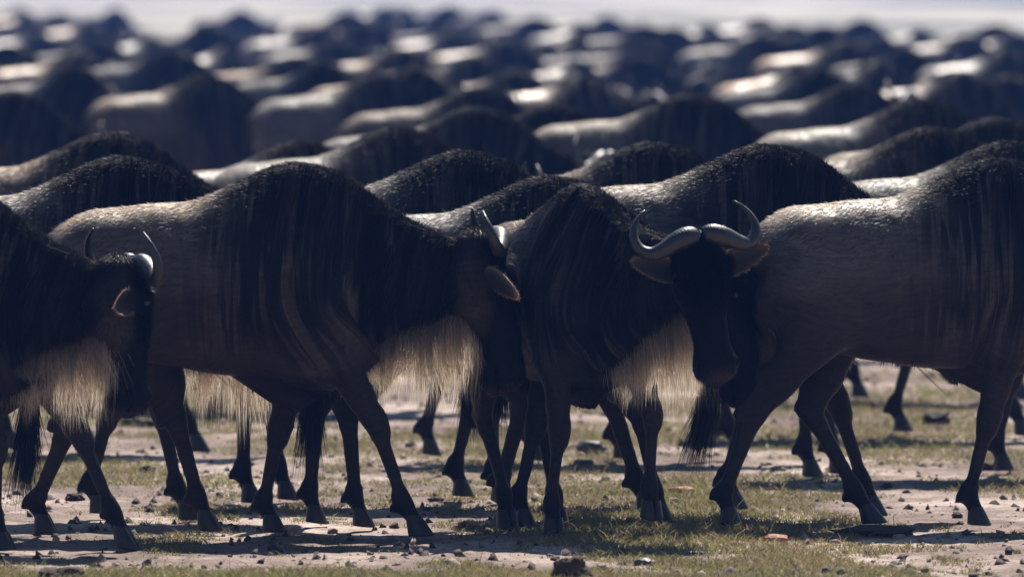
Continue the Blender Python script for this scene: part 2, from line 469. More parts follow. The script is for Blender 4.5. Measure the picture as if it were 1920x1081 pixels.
class Pose:
    def __init__(s, neck=(0, 0), head=(0, 0, 0), legs=None, tail=((-.95, .75), (-.93, .45)), mane=1.0, beard=1.0, ear=.10, eback=-.20, horn=1.0):
        s.RN = rotm(neck[0], neck[1]); s.RN2 = rotm(neck[0] * .5, neck[1] * .5)
        s.RH = rotm(*head)
        s.legs = {}
        for k in ('FR', 'FL', 'HR', 'HL'):
            J = FJ if k[0] == 'F' else HJ
            T = J.copy(); lat = 0.0
            if legs and k in legs:
                q = legs[k]
                if len(q) == 5: lat = q[4]
                pts = q[:4]
                for i, p in enumerate(pts):
                    if p is not None: T[i + 1] = p
                if pts[0] is None: T[1] = J[1] + .25 * (T[2] - J[2]) * np.array([1, .3])
            T[4, 0] = T[3, 0] + .78 * (T[4, 0] - T[3, 0])
            s.legs[k] = (T, lat)
        s.tail = tail; s.mane = mane; s.beard = beard; s.ear = ear; s.eback = eback; s.horn = horn
    def headp(s, P):
        """points carried rigidly by the head"""
        q = (P - HP) @ s.RH.T + HP
        return s.neckfull(q)
    def neckfull(s, P):
        mid = np.array([.30, 0, 1.0])
        q = (P - mid) @ s.RN2.T + mid
        return (q - NP) @ s.RN2.T + NP
    def __call__(s, P):
        P = np.asarray(P, float); x, y, z = P.T
        out = P.copy()
        # legs
        for k, (T, lat) in s.legs.items():
            J = FJ if k[0] == 'F' else HJ
            side = ss(-.05, .05, y) if k[1] == 'L' else 1 - ss(-.05, .05, y)
            if k[0] == 'F':
                wt = ss(.92, .66, z) * np.where(z > .57, ss(.20, .10, np.abs(x - .06 - .12 * np.clip(z - .66, 0, 1))), 1) * (x > -.3)
            else:
                wt = ss(1.02, .70, z) * ss(-.34, -.56, x)
            wt = wt * side
            if not (wt > 0).any(): continue
            pos = np.zeros((len(P), 3)); rem = np.ones(len(P))
            for i in range(4):
                a, b = J[i], J[i + 1]; L = np.linalg.norm(b - a); d = (b - a) / L; n = np.array([-d[1], d[0]])
                A, B = T[i], T[i + 1]; LT = np.linalg.norm(B - A); dt = (B - A) / LT; n2 = np.array([-dt[1], dt[0]])
                r = P[:, [0, 2]] - a
                al = r @ d; pe = r @ n
                stretch = LT / L
                q = A + (al * stretch)[:, None] * dt + pe[:, None] * n2
                if i < 3:
                    zj = J[i + 1][1]; dl = (.05, .028, .02)[i]
                    nxt = ss(zj + dl, zj - dl, z)
                else: nxt = 0
                w_ = rem * (1 - nxt)
                pos[:, 0] += w_ * q[:, 0]; pos[:, 2] += w_ * q[:, 1]
                rem = rem * nxt
            pos[:, 1] = y + lat * ss(.8, .1, z)
            out += wt[:, None] * (pos - P)
        # neck and head
        wn1 = ss(.02, .30, x) * ss(.50, .70, z + .3 * np.clip(x - .2, 0, 1)); wn2 = ss(.18, .46, x) * (wn1 > 0)
        hd = in_head(P)
        mid = np.array([.30, 0, 1.0])
        q = P + wn2[:, None] * ((P - mid) @ s.RN2.T + mid - P)
        q = q + wn1[:, None] * ((q - NP) @ s.RN2.T + NP - q)
        out = np.where((wn1 > 0)[:, None], out + (q - P), out)
        if (hd > 0).any():
            H = s.headp(P)
            out = out + hd[:, None] * (H - out)
        return out

# ------------------------------------------------------------------ small lofts
def loft(pts, rad, n=12, squash=None, axis_hint=(0, 1, 0)):
    """closed tube through pts with radii rad; returns V, F4, F3, along"""
    pts = np.asarray(pts, float); m = len(pts)
    tg = np.gradient(pts, axis=0); tg /= np.linalg.norm(tg, axis=1, keepdims=True)
    V = []; al = []
    up = np.array(axis_hint, float)
    for i in range(m):
        a = np.cross(tg[i], up)
        if np.linalg.norm(a) < 1e-3: a = np.cross(tg[i], [0, 0, 1])
        a /= np.linalg.norm(a); b = np.cross(a, tg[i]); up = b
        s1, s2 = (1, 1) if squash is None else squash[i]
        for k in range(n):
            t = 2 * math.pi * k / n
            V.append(pts[i] + rad[i] * (math.cos(t) * a * s1 + math.sin(t) * b * s2)); al.append(i / (m - 1))
    F = [(i * n + k, i * n + (k + 1) % n, (i + 1) * n + (k + 1) % n, (i + 1) * n + k) for i in range(m - 1) for k in range(n)]
    V.append(pts[0]); V.append(pts[-1]); al += [0, 1]
    c0, c1 = m * n, m * n + 1
    T = [(c0, (k + 1) % n, k) for k in range(n)] + [(c1, (m - 1) * n + k, (m - 1) * n + (k + 1) % n) for k in range(n)]
    return np.array(V), np.array(F), np.array(T), np.array(al)
def catmull(pts, n):
    pts = np.asarray(pts, float); s = np.arange(len(pts))
    return np.stack([curve(list(zip(s, pts[:, k])))(np.linspace(0, len(pts) - 1, n)) for k in range(pts.shape[1])], 1)

def strands(paths, w0, seed=0, width_dir=None):
    """paths (n, k, 3): tapering ribbons; returns V, F4, F3, along, shade"""
    r = np.random.default_rng(seed)
    n, k, _ = paths.shape
    tg = paths[:, -1] - paths[:, 0]
    rd = r.normal(size=(n, 3))
    if width_dir is not None: rd = rd * .6 + np.asarray(width_dir)
    sd_ = np.cross(tg, rd); sd_ = np.cross(sd_, tg) if False else sd_
    sd_ /= np.maximum(np.linalg.norm(sd_, axis=1, keepdims=True), 1e-9)
    sh = r.random(n)
    Vs = []; al = []
    for i in range(k - 1):
        f = i / (k - 1)
        wv = (w0 * (1 - f ** 1.5 * .75))
        wv = wv[:, None] if isinstance(wv, np.ndarray) else wv
        Vs += [paths[:, i] - sd_ * wv / 2, paths[:, i] + sd_ * wv / 2]; al += [f, f]
    Vs.append(paths[:, -1]); al.append(1.0)
    m = len(Vs)
    V = np.stack(Vs, 1).reshape(-1, 3)
    base = (np.arange(n) * m)[:, None]
    F = []
    for i in range(k - 2):
        F.append(base + np.array([[2 * i, 2 * i + 1, 2 * i + 3, 2 * i + 2]]))
    F4 = np.concatenate(F) if F else np.zeros((0, 4), int)
    F3 = base + np.array([[m - 3, m - 2, m - 1]])
    return V, F4, F3, np.tile(al, n), np.repeat(sh, m)

# ------------------------------------------------------------------ rest-pose templates
def make_template(h, fur, seed=1):
    V, F = surface_nets(body_field, (-1.0, -.36, -.02), (.98, .36, 1.42), h)
    V = smooth_verts(V, F, 2)
    # muscle and rib relief so that the flanks are not smooth ellipsoids
    Nn = vnormals(V, F)
    amp = np.array([noise.noise(Vector((p[0] * 5, p[1] * 4, p[2] * 5))) * .012 + noise.noise(Vector((p[0] * 16, p[1] * 12, p[2] * 9))) * .0022 for p in V])
    rib = .003 * np.sin((V[:, 0] + .25 * V[:, 2]) * 95) * ss(-.5, -.35, V[:, 0]) * ss(-.02, -.15, V[:, 0]) * ss(.6, .7, V[:, 2]) * ss(1.1, .95, V[:, 2])
    xl = -.47 + .10 * np.sin((V[:, 2] - .65) * 5.5)                      # fold between thigh and flank
    rib = rib - .011 * np.exp(-((V[:, 0] - xl) / .020) ** 2) * ss(.66, .74, V[:, 2]) * ss(1.16, 1.05, V[:, 2])
    V = V + Nn * (amp * ss(.35, .6, V[:, 2]) * (1 - in_head(V)) + rib)[:, None]
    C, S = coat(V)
    T = dict(V=V, F=F, C=C, S=S)
    if fur:
        r = np.random.default_rng(seed)
        Nn = vnormals(V, F)
        c = V[F].mean(1)
        top = TOP(np.clip(c[:, 0], -.92, .7))
        crest = ss(.07, .01, top - c[:, 2]) * ss(-.34, -.2, c[:, 0]) * (1 - in_head(c))
        dens = .5 + 5 * ss(.25, .0, top - c[:, 2]) + 12 * crest
        dens *= np.where(c[:, 2] < .5, .35, 1) * (1 + 3 * in_head(c))
        dens /= dens.sum()
        f = r.choice(len(F), fur, p=dens)
        bw = r.dirichlet((1, 1, 1, 1), fur)
        root = (V[F[f]] * bw[..., None]).sum(1)
        nn = Nn[F[f][:, 0]]
        cr = crest[f]
        flow = np.tile([-.75, 0, -.35], (fur, 1)) + r.normal(size=(fur, 3)) * .22
        leg = (root[:, 2] < .6)[:, None]; flow = np.where(leg, [-.1, 0, -1.], flow)
        hd = in_head(root)[:, None]; flow = flow * (1 - hd) + hd * (HU + r.normal(size=(fur, 3)) * .1)
        lift = (.13 + .22 * cr * r.random(fur))[:, None]
        Dh = root - H0; fu, fw = Dh @ HU, Dh @ HV
        shag = hd[:, 0] * ss(.04, .085, fw) * ss(-.02, .05, fu) * ss(.40, .25, fu)
        lift = lift + (shag * .8 * r.random(fur))[:, None]
        dr = flow + nn * lift; dr -= nn * np.minimum((flow * nn).sum(1), 0)[:, None]
        dr /= np.linalg.norm(dr, axis=1, keepdims=True)
        ln = (1 + 1.3 * shag) * (.016 + .010 * r.random(fur) + cr * .012 * r.random(fur)) * np.where(root[:, 2] < .5, .6, 1) * np.where(hd[:, 0] > .5, .9, 1)
        sd_ = np.cross(dr, nn + r.normal(size=(fur, 3)) * .4); sd_ /= np.linalg.norm(sd_, axis=1, keepdims=True)
        wd = .0024
        T['furV'] = np.stack([root - sd_ * wd / 2, root + sd_ * wd / 2, root + dr * ln[:, None]], 1)
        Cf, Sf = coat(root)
        Cf = Cf + cr[:, None] * np.array([.035, .032, .03])  # black crest fur lightened to paint in the backlit rim
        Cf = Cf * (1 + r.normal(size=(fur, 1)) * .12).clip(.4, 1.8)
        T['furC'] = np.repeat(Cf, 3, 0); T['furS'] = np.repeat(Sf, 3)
    return T

def make_strands(n_mane, n_beard, n_tail, thick, seed=3):
    r = np.random.default_rng(seed)
    out = {}
    # mane: clumps of long hair hanging from the crest down the side of neck and shoulder
    P = []; W = []
    ncl = 64
    for c in range(ncl):
        cx = -.16 + .78 * ((c + r.random()) / ncl) ** .48
        side = 1 if r.random() < .5 else -1
        topx = TOP(cx)
        ln0 = (.16 + .16 * r.random()) * (1.25 if cx > .12 else 1.0) * (1.15 if cx < .55 else .6)
        if r.random() < .25: ln0 *= 1.5
        z0 = topx - (.01 + .25 * r.random() ** 1.5)
        for j in range(n_mane // ncl):
            x = cx + r.normal() * .011; ln = ln0 * r.uniform(.6, 1.1)
            zz0 = z0 + r.normal() * .02
            zz0 = min(zz0, TOP(x) - .004)
            pts = []
            dx = r.normal() * .012 - .01
            out_ = r.uniform(.004, .013)
            ln = min(ln, zz0 - float(BOT(min(x + dx * 2, .69))) - (.05 if x < .22 else -.03))
            if ln < .05: ln = .05
            for i in range(5):
                f = i / 4
                xx = x + dx * f * 2 - .05 * f * (cx > .2) ; z = zz0 - ln * f
                tt, bb = TOP(min(xx, .69)), BOT(min(xx, .69))
                yw = float(half_width(min(xx, .69), z)) if z > bb + .01 else 0.02
                yw = max(yw, .012) + .010 + out_ * (.3 + f) + (.03 * ss(.15, .0, abs(xx - .08)) * ss(1.15, .9, z) if z < 1.15 else 0)
                pts.append((xx, side * yw, z))
            P.append(pts)
    out['mane_side'] = np.array(P)
    # upright crest
    n = n_mane // 2
    x = -.22 + .84 * r.random(n); tz = TOP(x)
    ln = (.010 + .014 * r.random(n)) * (1 + 1.6 * ss(.15, .5, x))
    y = r.normal(size=n) * .012
    d = np.stack([-1.3 + r.normal(size=n) * .3, y * 35 + r.normal(size=n) * .2, .55 + .5 * ss(.2, .5, x)], 1); d /= np.linalg.norm(d, axis=1, keepdims=True)
    root = np.stack([x, y, tz - .012], 1)
    out['mane_top'] = np.stack([root, root + d * (ln * .6)[:, None], root + d * ln[:, None] + np.stack([-.3 * ln, 0 * x, -.12 * ln], 1)], 1)
    # beard: roots along brisket, throat and jaw; hangs straight down after posing
    nb = n_beard
    s = r.random(nb)
    x = .20 + .44 * s
    z = BOT(np.clip(x, 0, .69)) + .02 + .10 * r.random(nb) ** 2
    yw = half_width(np.clip(x, 0, .69), z)
    y = np.clip(yw, 0.012, .040) * r.uniform(-1.05, 1.05, nb)
    ncl = 70
    cid = r.integers(0, ncl, nb); cl = r.uniform(.68, 1.12, ncl); cdx = r.normal(size=ncl) * .026
    cx = .20 + .44 * (np.arange(ncl) + .5) / ncl
    x = cx[cid] + r.normal(size=nb) * .014; z = BOT(np.clip(x, 0, .69)) + .015 + .11 * r.random(nb) ** 1.6
    tip = .47 + .03 * ss(.45, .65, x) + .05 * ss(.32, .2, x)
    ln = (z - tip) * cl[cid] * r.uniform(.55, 1.08, nb)
    out['beard_root'] = np.stack([x, y, z], 1); out['beard_len'] = ln; out['beard_dx'] = cdx[cid] + r.normal(size=nb) * .006 + (cx[cid] - x) * .45
    out['beard_dy'] = r.normal(size=nb) * .006 - y * .25
    out['ntail'] = n_tail; out['thick'] = thick
    return out

HORN = [(.0, .018, .072), (.0, .05, .078), (.014, .10, .075), (.036, .150, .064), (.044, .195, .052), (.024, .230, .040), (-.018, .246, .030), (-.065, .236, .022), (-.102, .212, .018), (-.130, .180, .018)]
HRAD = [.034, .042, .038, .031, .026, .0225, .0185, .014, .009, .003]

def build_wildebeest(T, S, pose, detail=2):
    """returns a list of (name, mesh, [(subname, mesh)...]) in the frame of the animal"""
    parts = []
    V = pose(T['V']); F4 = T['F']; F3 = None; rest = T['V']; C = T['C']; St = T['S']
    if 'furV' in T:
        fv = T['furV']; n = len(fv)
        fp = pose(fv.reshape(-1, 3))
        base = len(V)
        V = np.concatenate([V, fp]); F3 = base + np.arange(n * 3).reshape(-1, 3)
        rest = np.concatenate([rest, fv.reshape(-1, 3)]); C = np.concatenate([C, T['furC']]); St = np.concatenate([St, T['furS']])
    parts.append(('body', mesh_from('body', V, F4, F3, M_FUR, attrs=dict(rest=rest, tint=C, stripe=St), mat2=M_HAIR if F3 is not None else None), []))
    th = S['thick']
    # mane
    a = S['mane_side']; sh = a.shape
    A = pose(a.reshape(-1, 3)).reshape(sh)
    v1 = strands(A, .0034 * th, 1)
    rc = np.random.default_rng(31); per = sh[0] // 64
    lock = np.repeat(np.where(rc.random(64) < .34, rc.uniform(1.5, 3.8, 64), 0), per)      # some locks are brown
    lock = np.repeat(lock, len(v1[0]) // sh[0])
    b = S['mane_top'].copy(); sh = b.shape
    b[:, 1:] = b[:, :1] + (b[:, 1:] - b[:, :1]) * pose.mane
    B = pose(b.reshape(-1, 3)).reshape(sh)
    v2 = strands(B, .0022 * th, 2)
    o = len(v1[0])
    parts.append(('mane', mesh_from('mane', np.concatenate([v1[0], v2[0]]), np.concatenate([v1[1], v2[1] + o]), np.concatenate([v1[2], v2[2] + o]), M_MANE,
                 attrs=dict(along=np.concatenate([v1[3], v2[3]]), shade=np.concatenate([v1[4] * .8 + lock, .5 + v2[4] * 6]))), []))  # upright crest strands toned up, painting the silver rim light
    # beard
    rt = pose(S['beard_root']); ln = S['beard_len'] * pose.beard
    r = np.random.default_rng(5)
    pts = []
    for i in range(5):
        f = i / 4
        pts.append(rt + np.stack([S['beard_dx'] * f * 1.5 + .020 * np.sin(f * 3 + S['beard_dx'] * 90) * f, S['beard_dy'] * f * 1.6, -ln * f], 1))
    v = strands(np.stack(pts, 1), .0017 * th, 4)
    parts.append(('beard', mesh_from('beard', v[0], v[1], v[2], M_BEARD, attrs=dict(along=v[3], shade=v[4])), []))
    # tail: dock and long hair
    p0 = np.array([-.905, 0, 1.04]); p1 = np.array([pose.tail[0][0], 0, pose.tail[0][1]]); p2 = np.array([pose.tail[1][0], 0, pose.tail[1][1]])
    dock = catmull([p0 + [.05, 0, .01], p0 + [-.015, 0, -.03], (p0 + p1) / 2 + [-.01, 0, 0], p1, p1 + (p2 - p1) * .3], 12)
    dv = loft(dock, np.linspace(.024, .010, 12), 8)
    nt_ = S['ntail']; f0 = r.random(nt_)
    i0 = (.35 + .65 * f0) * 11
    rt = np.stack([np.interp(i0, np.arange(12), dock[:, k]) for k in range(3)], 1)
    tip = p1 + (p2 - p1) * r.uniform(.55, 1.12, (nt_, 1)) + np.stack([r.normal(size=nt_) * .032, r.normal(size=nt_) * .03, r.normal(size=nt_) * .02], 1)
    midp = rt * .5 + (p1 * .6 + p2 * .4) * .5 + r.normal(size=(nt_, 3)) * .014
    P_ = []
    for i in range(6):
        f = i / 5
        P_.append(rt * (1 - f) ** 2 + 2 * f * (1 - f) * midp + tip * f * f)
    v = strands(np.stack(P_, 1), .0046 * th, 6)
    o = len(dv[0])
    parts.append(('tail', mesh_from('tail', np.concatenate([dv[0], v[0]]), np.concatenate([dv[1], v[1] + o]), np.concatenate([dv[2], v[2] + o]), M_TAIL,
                 attrs=dict(along=np.concatenate([dv[3], v[3]]), shade=np.concatenate([np.full(o, .5), v[4]]))), []))
    # horns, ears, eyes
    nh = 26 if detail > 1 else 14
    for sd_ in (1, -1):
        q = catmull([(a_[0], a_[1], a_[2], b_) for a_, b_ in zip(HORN, HRAD)], nh)
        hk = pose.horn; pts = np.array([hp(u * hk, sd_ * (.018 + (yy - .018) * hk), .072 + (vv - .072) * hk) for u, yy, vv, _ in q])
        sq = [(1.0, 1.0)] * nh
        hv_ = loft(pts, np.maximum(q[:, 3], .002), 14 if detail > 1 else 8, sq, HV)
        parts.append(('horn', mesh_from('horn', pose.headp(hv_[0]), hv_[1], hv_[2], M_HORN, attrs=dict(along=hv_[3])), []))
        # ear: a cupped leaf with thickness
        L = .205; ev = []; el = []
        nu, nvv = 9, 8
        base = hp(.125, sd_ * .098, .01); d = np.array([pose.eback, sd_ * .90, pose.ear]); d /= np.linalg.norm(d)
        upv = np.cross(d, HV * sd_); upv /= np.linalg.norm(upv); nrm = np.cross(upv, d) * sd_
        if nrm[0] < 0: nrm = -nrm
        for lay in (0, 1):
            for i in range(nu):
                f = i / (nu - 1)
                wd_ = .047 * (math.sin(math.pi * min(1, .12 + .88 * f) ** .75) ** .7 if f < 1 else 0) + .002
                for j in range(nvv):
                    g = j / (nvv - 1) * 2 - 1
                    p = base + d * L * f + upv * wd_ * g + nrm * (-.022 * (1 - g * g) * (1 - f * .6)) + nrm * (-.005 if lay else 0) + np.array([0, 0, -.02 * f * f])
                    ev.append(p); el.append(max(abs(g) ** 3, f ** 6))
        ef = []
        m = nu * nvv
        for i in range(nu - 1):
            for j in range(nvv - 1):
                a0 = i * nvv + j
                ef.append((a0, a0 + 1, a0 + nvv + 1, a0 + nvv)); ef.append((m + a0, m + a0 + nvv, m + a0 + nvv + 1, m + a0 + 1))
        for i in range(nu - 1):
            for j in (0, nvv - 1):
                a0 = i * nvv + j; ef.append((a0, a0 + nvv, m + a0 + nvv, m + a0))
        ev = np.array(ev); et = None; el = np.array(el)
        if detail > 1:   # ear fringe
            ne = 160
            ii = r.integers(1, nu, ne); jj = np.where(r.random(ne) < .5, 0, nvv - 1)
            fi = r.random((ne, 1))
            rr_ = ev[ii * nvv + jj] * fi + ev[(ii - 1) * nvv + jj] * (1 - fi) + r.normal(size=(ne, 3)) * .001
            dd = d * .6 + upv * np.where(jj == 0, -1, 1)[:, None] * .5 + r.normal(size=(ne, 3)) * .3
            pth = np.stack([rr_, rr_ + dd * .007, rr_ + dd * .012], 1)
            fv = strands(pth, .0018, 9)
            o = len(ev); ev = np.concatenate([ev, fv[0]]); el = np.concatenate([el, np.ones(len(fv[0]))])
            ef = np.concatenate([np.array(ef), fv[1] + o]); et = fv[2] + o
        parts.append(('ear', mesh_from('ear', pose.headp(ev), np.array(ef), et, M_EAR, attrs=dict(along=el)), []))
        if detail > 0:
            c = hp(.135, sd_ * .110, .050)
            sp = []
            for i in range(7):
                ph = math.pi * i / 6
                sp.append((c + np.array([0, 0, 1]) * .017 * math.cos(ph), max(.017 * math.sin(ph), .0005)))
            e_ = loft([a_ for a_, _ in sp], [b_ for _, b_ in sp], 12)
            parts.append(('eye', mesh_from('eye', pose.headp(e_[0]), e_[1], e_[2], M_EYE), []))
    # hooves: two toes each
    if detail > 0:
        for k in ('FR', 'FL', 'HR', 'HL'):
            x0 = .078 if k[0] == 'F' else -.732; yy = (.13 if k[0] == 'F' else .125) * (1 if k[1] == 'L' else -1)
            VV = []; FF = []; TT = []; o = 0
            for t_ in (-1, 1):
                yc = yy + t_ * .0185
                prof = [(.072, -.008, .022, .020), (.050, -.002, .031, .023), (.028, .005, .037, .025), (.006, .012, .043, .0265), (.0, .012, .041, .025)]
                rings = []
                nr = 12
                for (zz, cx_, lx, ly) in prof:
                    for q in range(nr):
                        t = 2 * math.pi * q / nr
                        ex = math.copysign(abs(math.cos(t)) ** .9, math.cos(t)); taper = 1 - .45 * max(0, math.cos(t)) ** 1.5
                        rings.append((x0 + cx_ + lx * ex + .004, yc + ly * math.sin(t) * taper - t_ * .004 * max(0, math.cos(t)), zz))
                m = len(prof)
                FF += [(o + i * nr + q, o + i * nr + (q + 1) % nr, o + (i + 1) * nr + (q + 1) % nr, o + (i + 1) * nr + q) for i in range(m - 1) for q in range(nr)]
                rings.append((x0 + .02, yc, 0)); TT += [(o + m * nr, o + (m - 1) * nr + q, o + (m - 1) * nr + (q + 1) % nr) for q in range(nr)]
                VV += rings; o = len(VV)
            VV = np.array(VV, float)
            parts.append(('hoof', mesh_from('hoof', pose(VV), np.array(FF), np.array(TT), M_HOOF), []))
    return parts

def spawn(parts, loc, heading, size, label, group='wildebeest walking in the herd'):
    e = bpy.data.objects.new('wildebeest', None)
    e.empty_display_size = .3
    COL.objects.link(e)
    e.location = loc; e.rotation_euler = (0, 0, R(heading)); e.scale = (size,) * 3
    if len(label.split()) > 16: print('LONG', label)
    tag(e, label, 'wildebeest', group)
    for name, me, subs in parts:
        link(name, me, e)
    return e

T_HI = make_template(.0105, 52000)
T_LO = make_template(.024, 6000)
S_HI = make_strands(2000, 3000, 950, 1.0)
S_LO = make_strands(900, 600, 160, 2.2)

def hump_at(px, py, size):
    return at(px, py, 1.345 * size)
def ground_at(px, py): return at(px, py, 0)

#@@FOREGROUND
# leg targets are (elbow/stifle, knee/hock, fetlock, toe) in metres from the hump's foot
FG = []
def fg(label, px, gy, heading, size, **kw):
    """an animal whose hump stands over pixel px and whose feet centre is at pixel row gy"""
    g = ground_at(px, gy)
    pose = Pose(**kw)
    FG.append(spawn(build_wildebeest(T_HI, S_HI, pose, 2), (g.x, g.y, 0), heading, size, label))

fg('nearest wildebeest cut off by the left edge, its horned head over a pale beard', -95, 1025, -20, .95,
   neck=(6, 1), head=(46, 4, 0), ear=-.1, eback=-1.1, horn=1.02,
   legs=dict(FR=((.16, .64), (.24, .375), (.24, .11), (.31, .02)), FL=((.28, .66), (.47, .41), (.60, .14), (.70, .02))))
fg('side-on wildebeest at left centre with silver back, striped black shoulder and lowered head', 556, 1001, -8, 1.0,
   neck=(0, 0), head=(15, -1, 0), ear=-.25, eback=.45, horn=.86, tail=((-.97, .60), (-1.0, .12)),
   legs=dict(FR=((.16, .635), (.31, .40), (.41, .125), (.51, .025)), FL=((-.03, .63), (-.09, .36), (-.14, .105), (-.07, .02)),
             HL=((-.51, .69), (-.46, .40), (-.385, .13), (-.30, .025)), HR=((-.66, .66), (-.82, .36), (-.93, .12), (-.86, .02))))
fg('wildebeest facing the camera at centre with wide curved horns and one front leg lifted', 1092, 1000, -62, .94,
   neck=(24, -12), head=(-33, 8, 0), ear=.45, eback=.12, tail=((-.93, .70), (-.9, .35)),
   legs=dict(FR=(None, (.10, .385), (.07, .115), (.12, .02), -.04), FL=((.14, .68), (.32, .46), (.30, .19), (.35, .085), .0),
             HR=((-.50, .69), (-.62, .41), (-.52, .125), (-.45, .02), .06), HL=((-.48, .69), (-.58, .42), (-.46, .125), (-.39, .02))))
fg('big wildebeest at right, head beyond the frame edge, with brown rump and black tail', 1866, 981, 8, 1.0,
   tail=((-1.02, .66), (-1.12, .22)),
   legs=dict(HR=((-.68, .68), (-.93, .38), (-1.03, .125), (-.97, .02)), HL=((-.52, .70), (-.655, .40), (-.50, .115), (-.39, .02)),
             FR=((-.0, .66), (-.055, .375), (-.12, .115), (-.05, .02)), FL=((.12, .66), (.27, .44), (.40, .2), (.48, .12))))
fg('wildebeest mostly hidden behind the camera-facing one, its bristly snout and ear beside that face', 1030, 985, -3, .955,
   neck=(0, 6), head=(-4, -6, 0), tail=((-.90, .72), (-.92, .22)),
   legs=dict(HR=((-.56, .69), (-.76, .42), (-.74, .12), (-.67, .02)), HL=((-.66, .69), (-.90, .43), (-.93, .12), (-.87, .02)),
             FR=((.0, .66), (-.05, .38), (-.11, .115), (-.05, .02)), FL=((.14, .67), (.34, .41), (.40, .13), (.46, .03))))

fg('wildebeest with a very dark hump just behind the back of the side-on one at left', 226, 970, -2, 1.0,
   neck=(4, 4), head=(-6, 0, 0), beard=1.35, tail=((-.95, .72), (-.97, .32)),
   legs=dict(FR=((.10, .65), (.16, .39), (.22, .12), (.30, .02)), FL=((-.0, .65), (-.06, .37), (-.12, .12), (-.05, .03)),
             HL=((-.52, .69), (-.60, .41), (-.52, .12), (-.45, .02)), HR=((-.60, .67), (-.84, .40), (-.90, .13), (-.84, .02))))
#@@HERD
WALKS = [
  dict(FR=((.14, .65), (.26, .39), (.35, .12), (.43, .02)), FL=((-.0, .65), (-.07, .37), (-.14, .12), (-.07, .03)),
       HL=((-.50, .69), (-.56, .41), (-.47, .12), (-.39, .02)), HR=((-.63, .67), (-.88, .40), (-.96, .13), (-.90, .02))),
  dict(FL=((.14, .65), (.27, .41), (.33, .14), (.40, .03)), FR=((-.0, .65), (-.07, .37), (-.16, .12), (-.09, .03)),
       HR=((-.50, .69), (-.60, .41), (-.53, .12), (-.45, .02)), HL=((-.63, .67), (-.88, .40), (-.96, .13), (-.90, .03))),
  dict(FR=((.06, .66), (.10, .385), (.11, .115), (.17, .02)), FL=((.04, .66), (.04, .385), (-.02, .12), (.04, .03)),
       HL=((-.56, .69), (-.74, .42), (-.70, .12), (-.63, .02)), HR=((-.58, .69), (-.84, .43), (-.85, .12), (-.78, .02))),
]
MID = [build_wildebeest(T_HI, S_HI, Pose(neck=(a, b), head=(c, d, 0), legs=WALKS[i % 3], tail=((-.95, .72), (-.97, .32)), beard=(.7, 1, .8)[i]), 2)
       for i, (a, b, c, d) in enumerate([(0, 3, -5, 0), (8, 6, -10, 0), (-8, 0, -14, 2)])]
FAR = [build_wildebeest(T_LO, S_LO, Pose(neck=(a, b), head=(c, d, 0), legs=WALKS[i % 3], tail=((-.95, .72), (-.97, .32))), 0)
       for i, (a, b, c, d) in enumerate([(0, 4, -5, 0), (-14, 0, -20, 0), (10, 8, 0, 5), (0, -8, 15, -6), (25, 4, 20, 0), (-5, 22, 0, 10)])]

def herd(lib, i, px, py, heading, size, label):
    g = hump_at(px, py, size)
    return spawn(lib[i % len(lib)], (g.x, g.y, 0), heading, size, label)
MIDS = [
 (0, 205, 246, -4, 1.0, 'wildebeest with a grey back and silver-rimmed neck at far left, behind the very dark hump'),
 (2, 868, 279, 4, 1.0, 'wildebeest with a brown-patched shoulder standing between the two striped front animals'),
 (1, 1222, 264, 0, .98, 'wildebeest whose black hump shows just behind the left horn of the camera-facing one'),
 (0, 1436, 267, 0, 1.03, 'wildebeest with striped shoulder and bright neck rim above the camera-facing one\'s horns'),
 (2, 1890, 262, 8, 1.0, 'wildebeest at the right edge with a pale back behind the big right-hand one'),
]
for m in MIDS: herd(MID, *m)
MIDB = [
 (0, 742, 236, 14, .97, 'young wildebeest with a reddish brown back, lit tan along the spine, left of centre'),
 (2, 890, 198, -6, .97, 'wildebeest with a long dark sloping neck right of the reddish brown young one'),
 (1, 1035, 193, -8, .95, 'dark wildebeest tucked in to the right of the long sloping neck at centre'),
 (0, 895, 162, 3, .95, 'blurred wildebeest whose hump peeps over the long sloping neck at centre'),
 (0, 385, 138, 22, .95, 'blurred wildebeest with pale rounded rump and dark hump left of the other pale-backed one'),
 (2, 712, 138, 14, .97, 'blurred wildebeest with pale straight back and black hump, second pale back from the left'),
 (1, 1292, 174, -3, 1.0, 'blurred brown-necked wildebeest directly above the black hump right of centre'),
 (0, 1745, 236, 5, 1.0, 'wildebeest with a narrow bright back directly above the big right-hand one'),
 (1, 1722, 184, 12, 1.0, 'blurred wildebeest with rounded tan rump and silver-edged hump at upper right'),
 (2, 1868, 218, -8, .99, 'blurred tan-necked wildebeest near the right edge'),
 (2, 560, 262, 20, .92, 'small pale wildebeest whose rounded rump shows above the side-on one'),
 (1, 20, 168, -16, .95, 'blurred wildebeest at the left edge with head turned and horn glinting'),
 (0, 1598, 156, 2, .92, 'blurred wildebeest with its dark hump behind the silver-edged one at upper right'),
]
for m in MIDB: herd(FAR if m[0] == 5 else MID, *m)
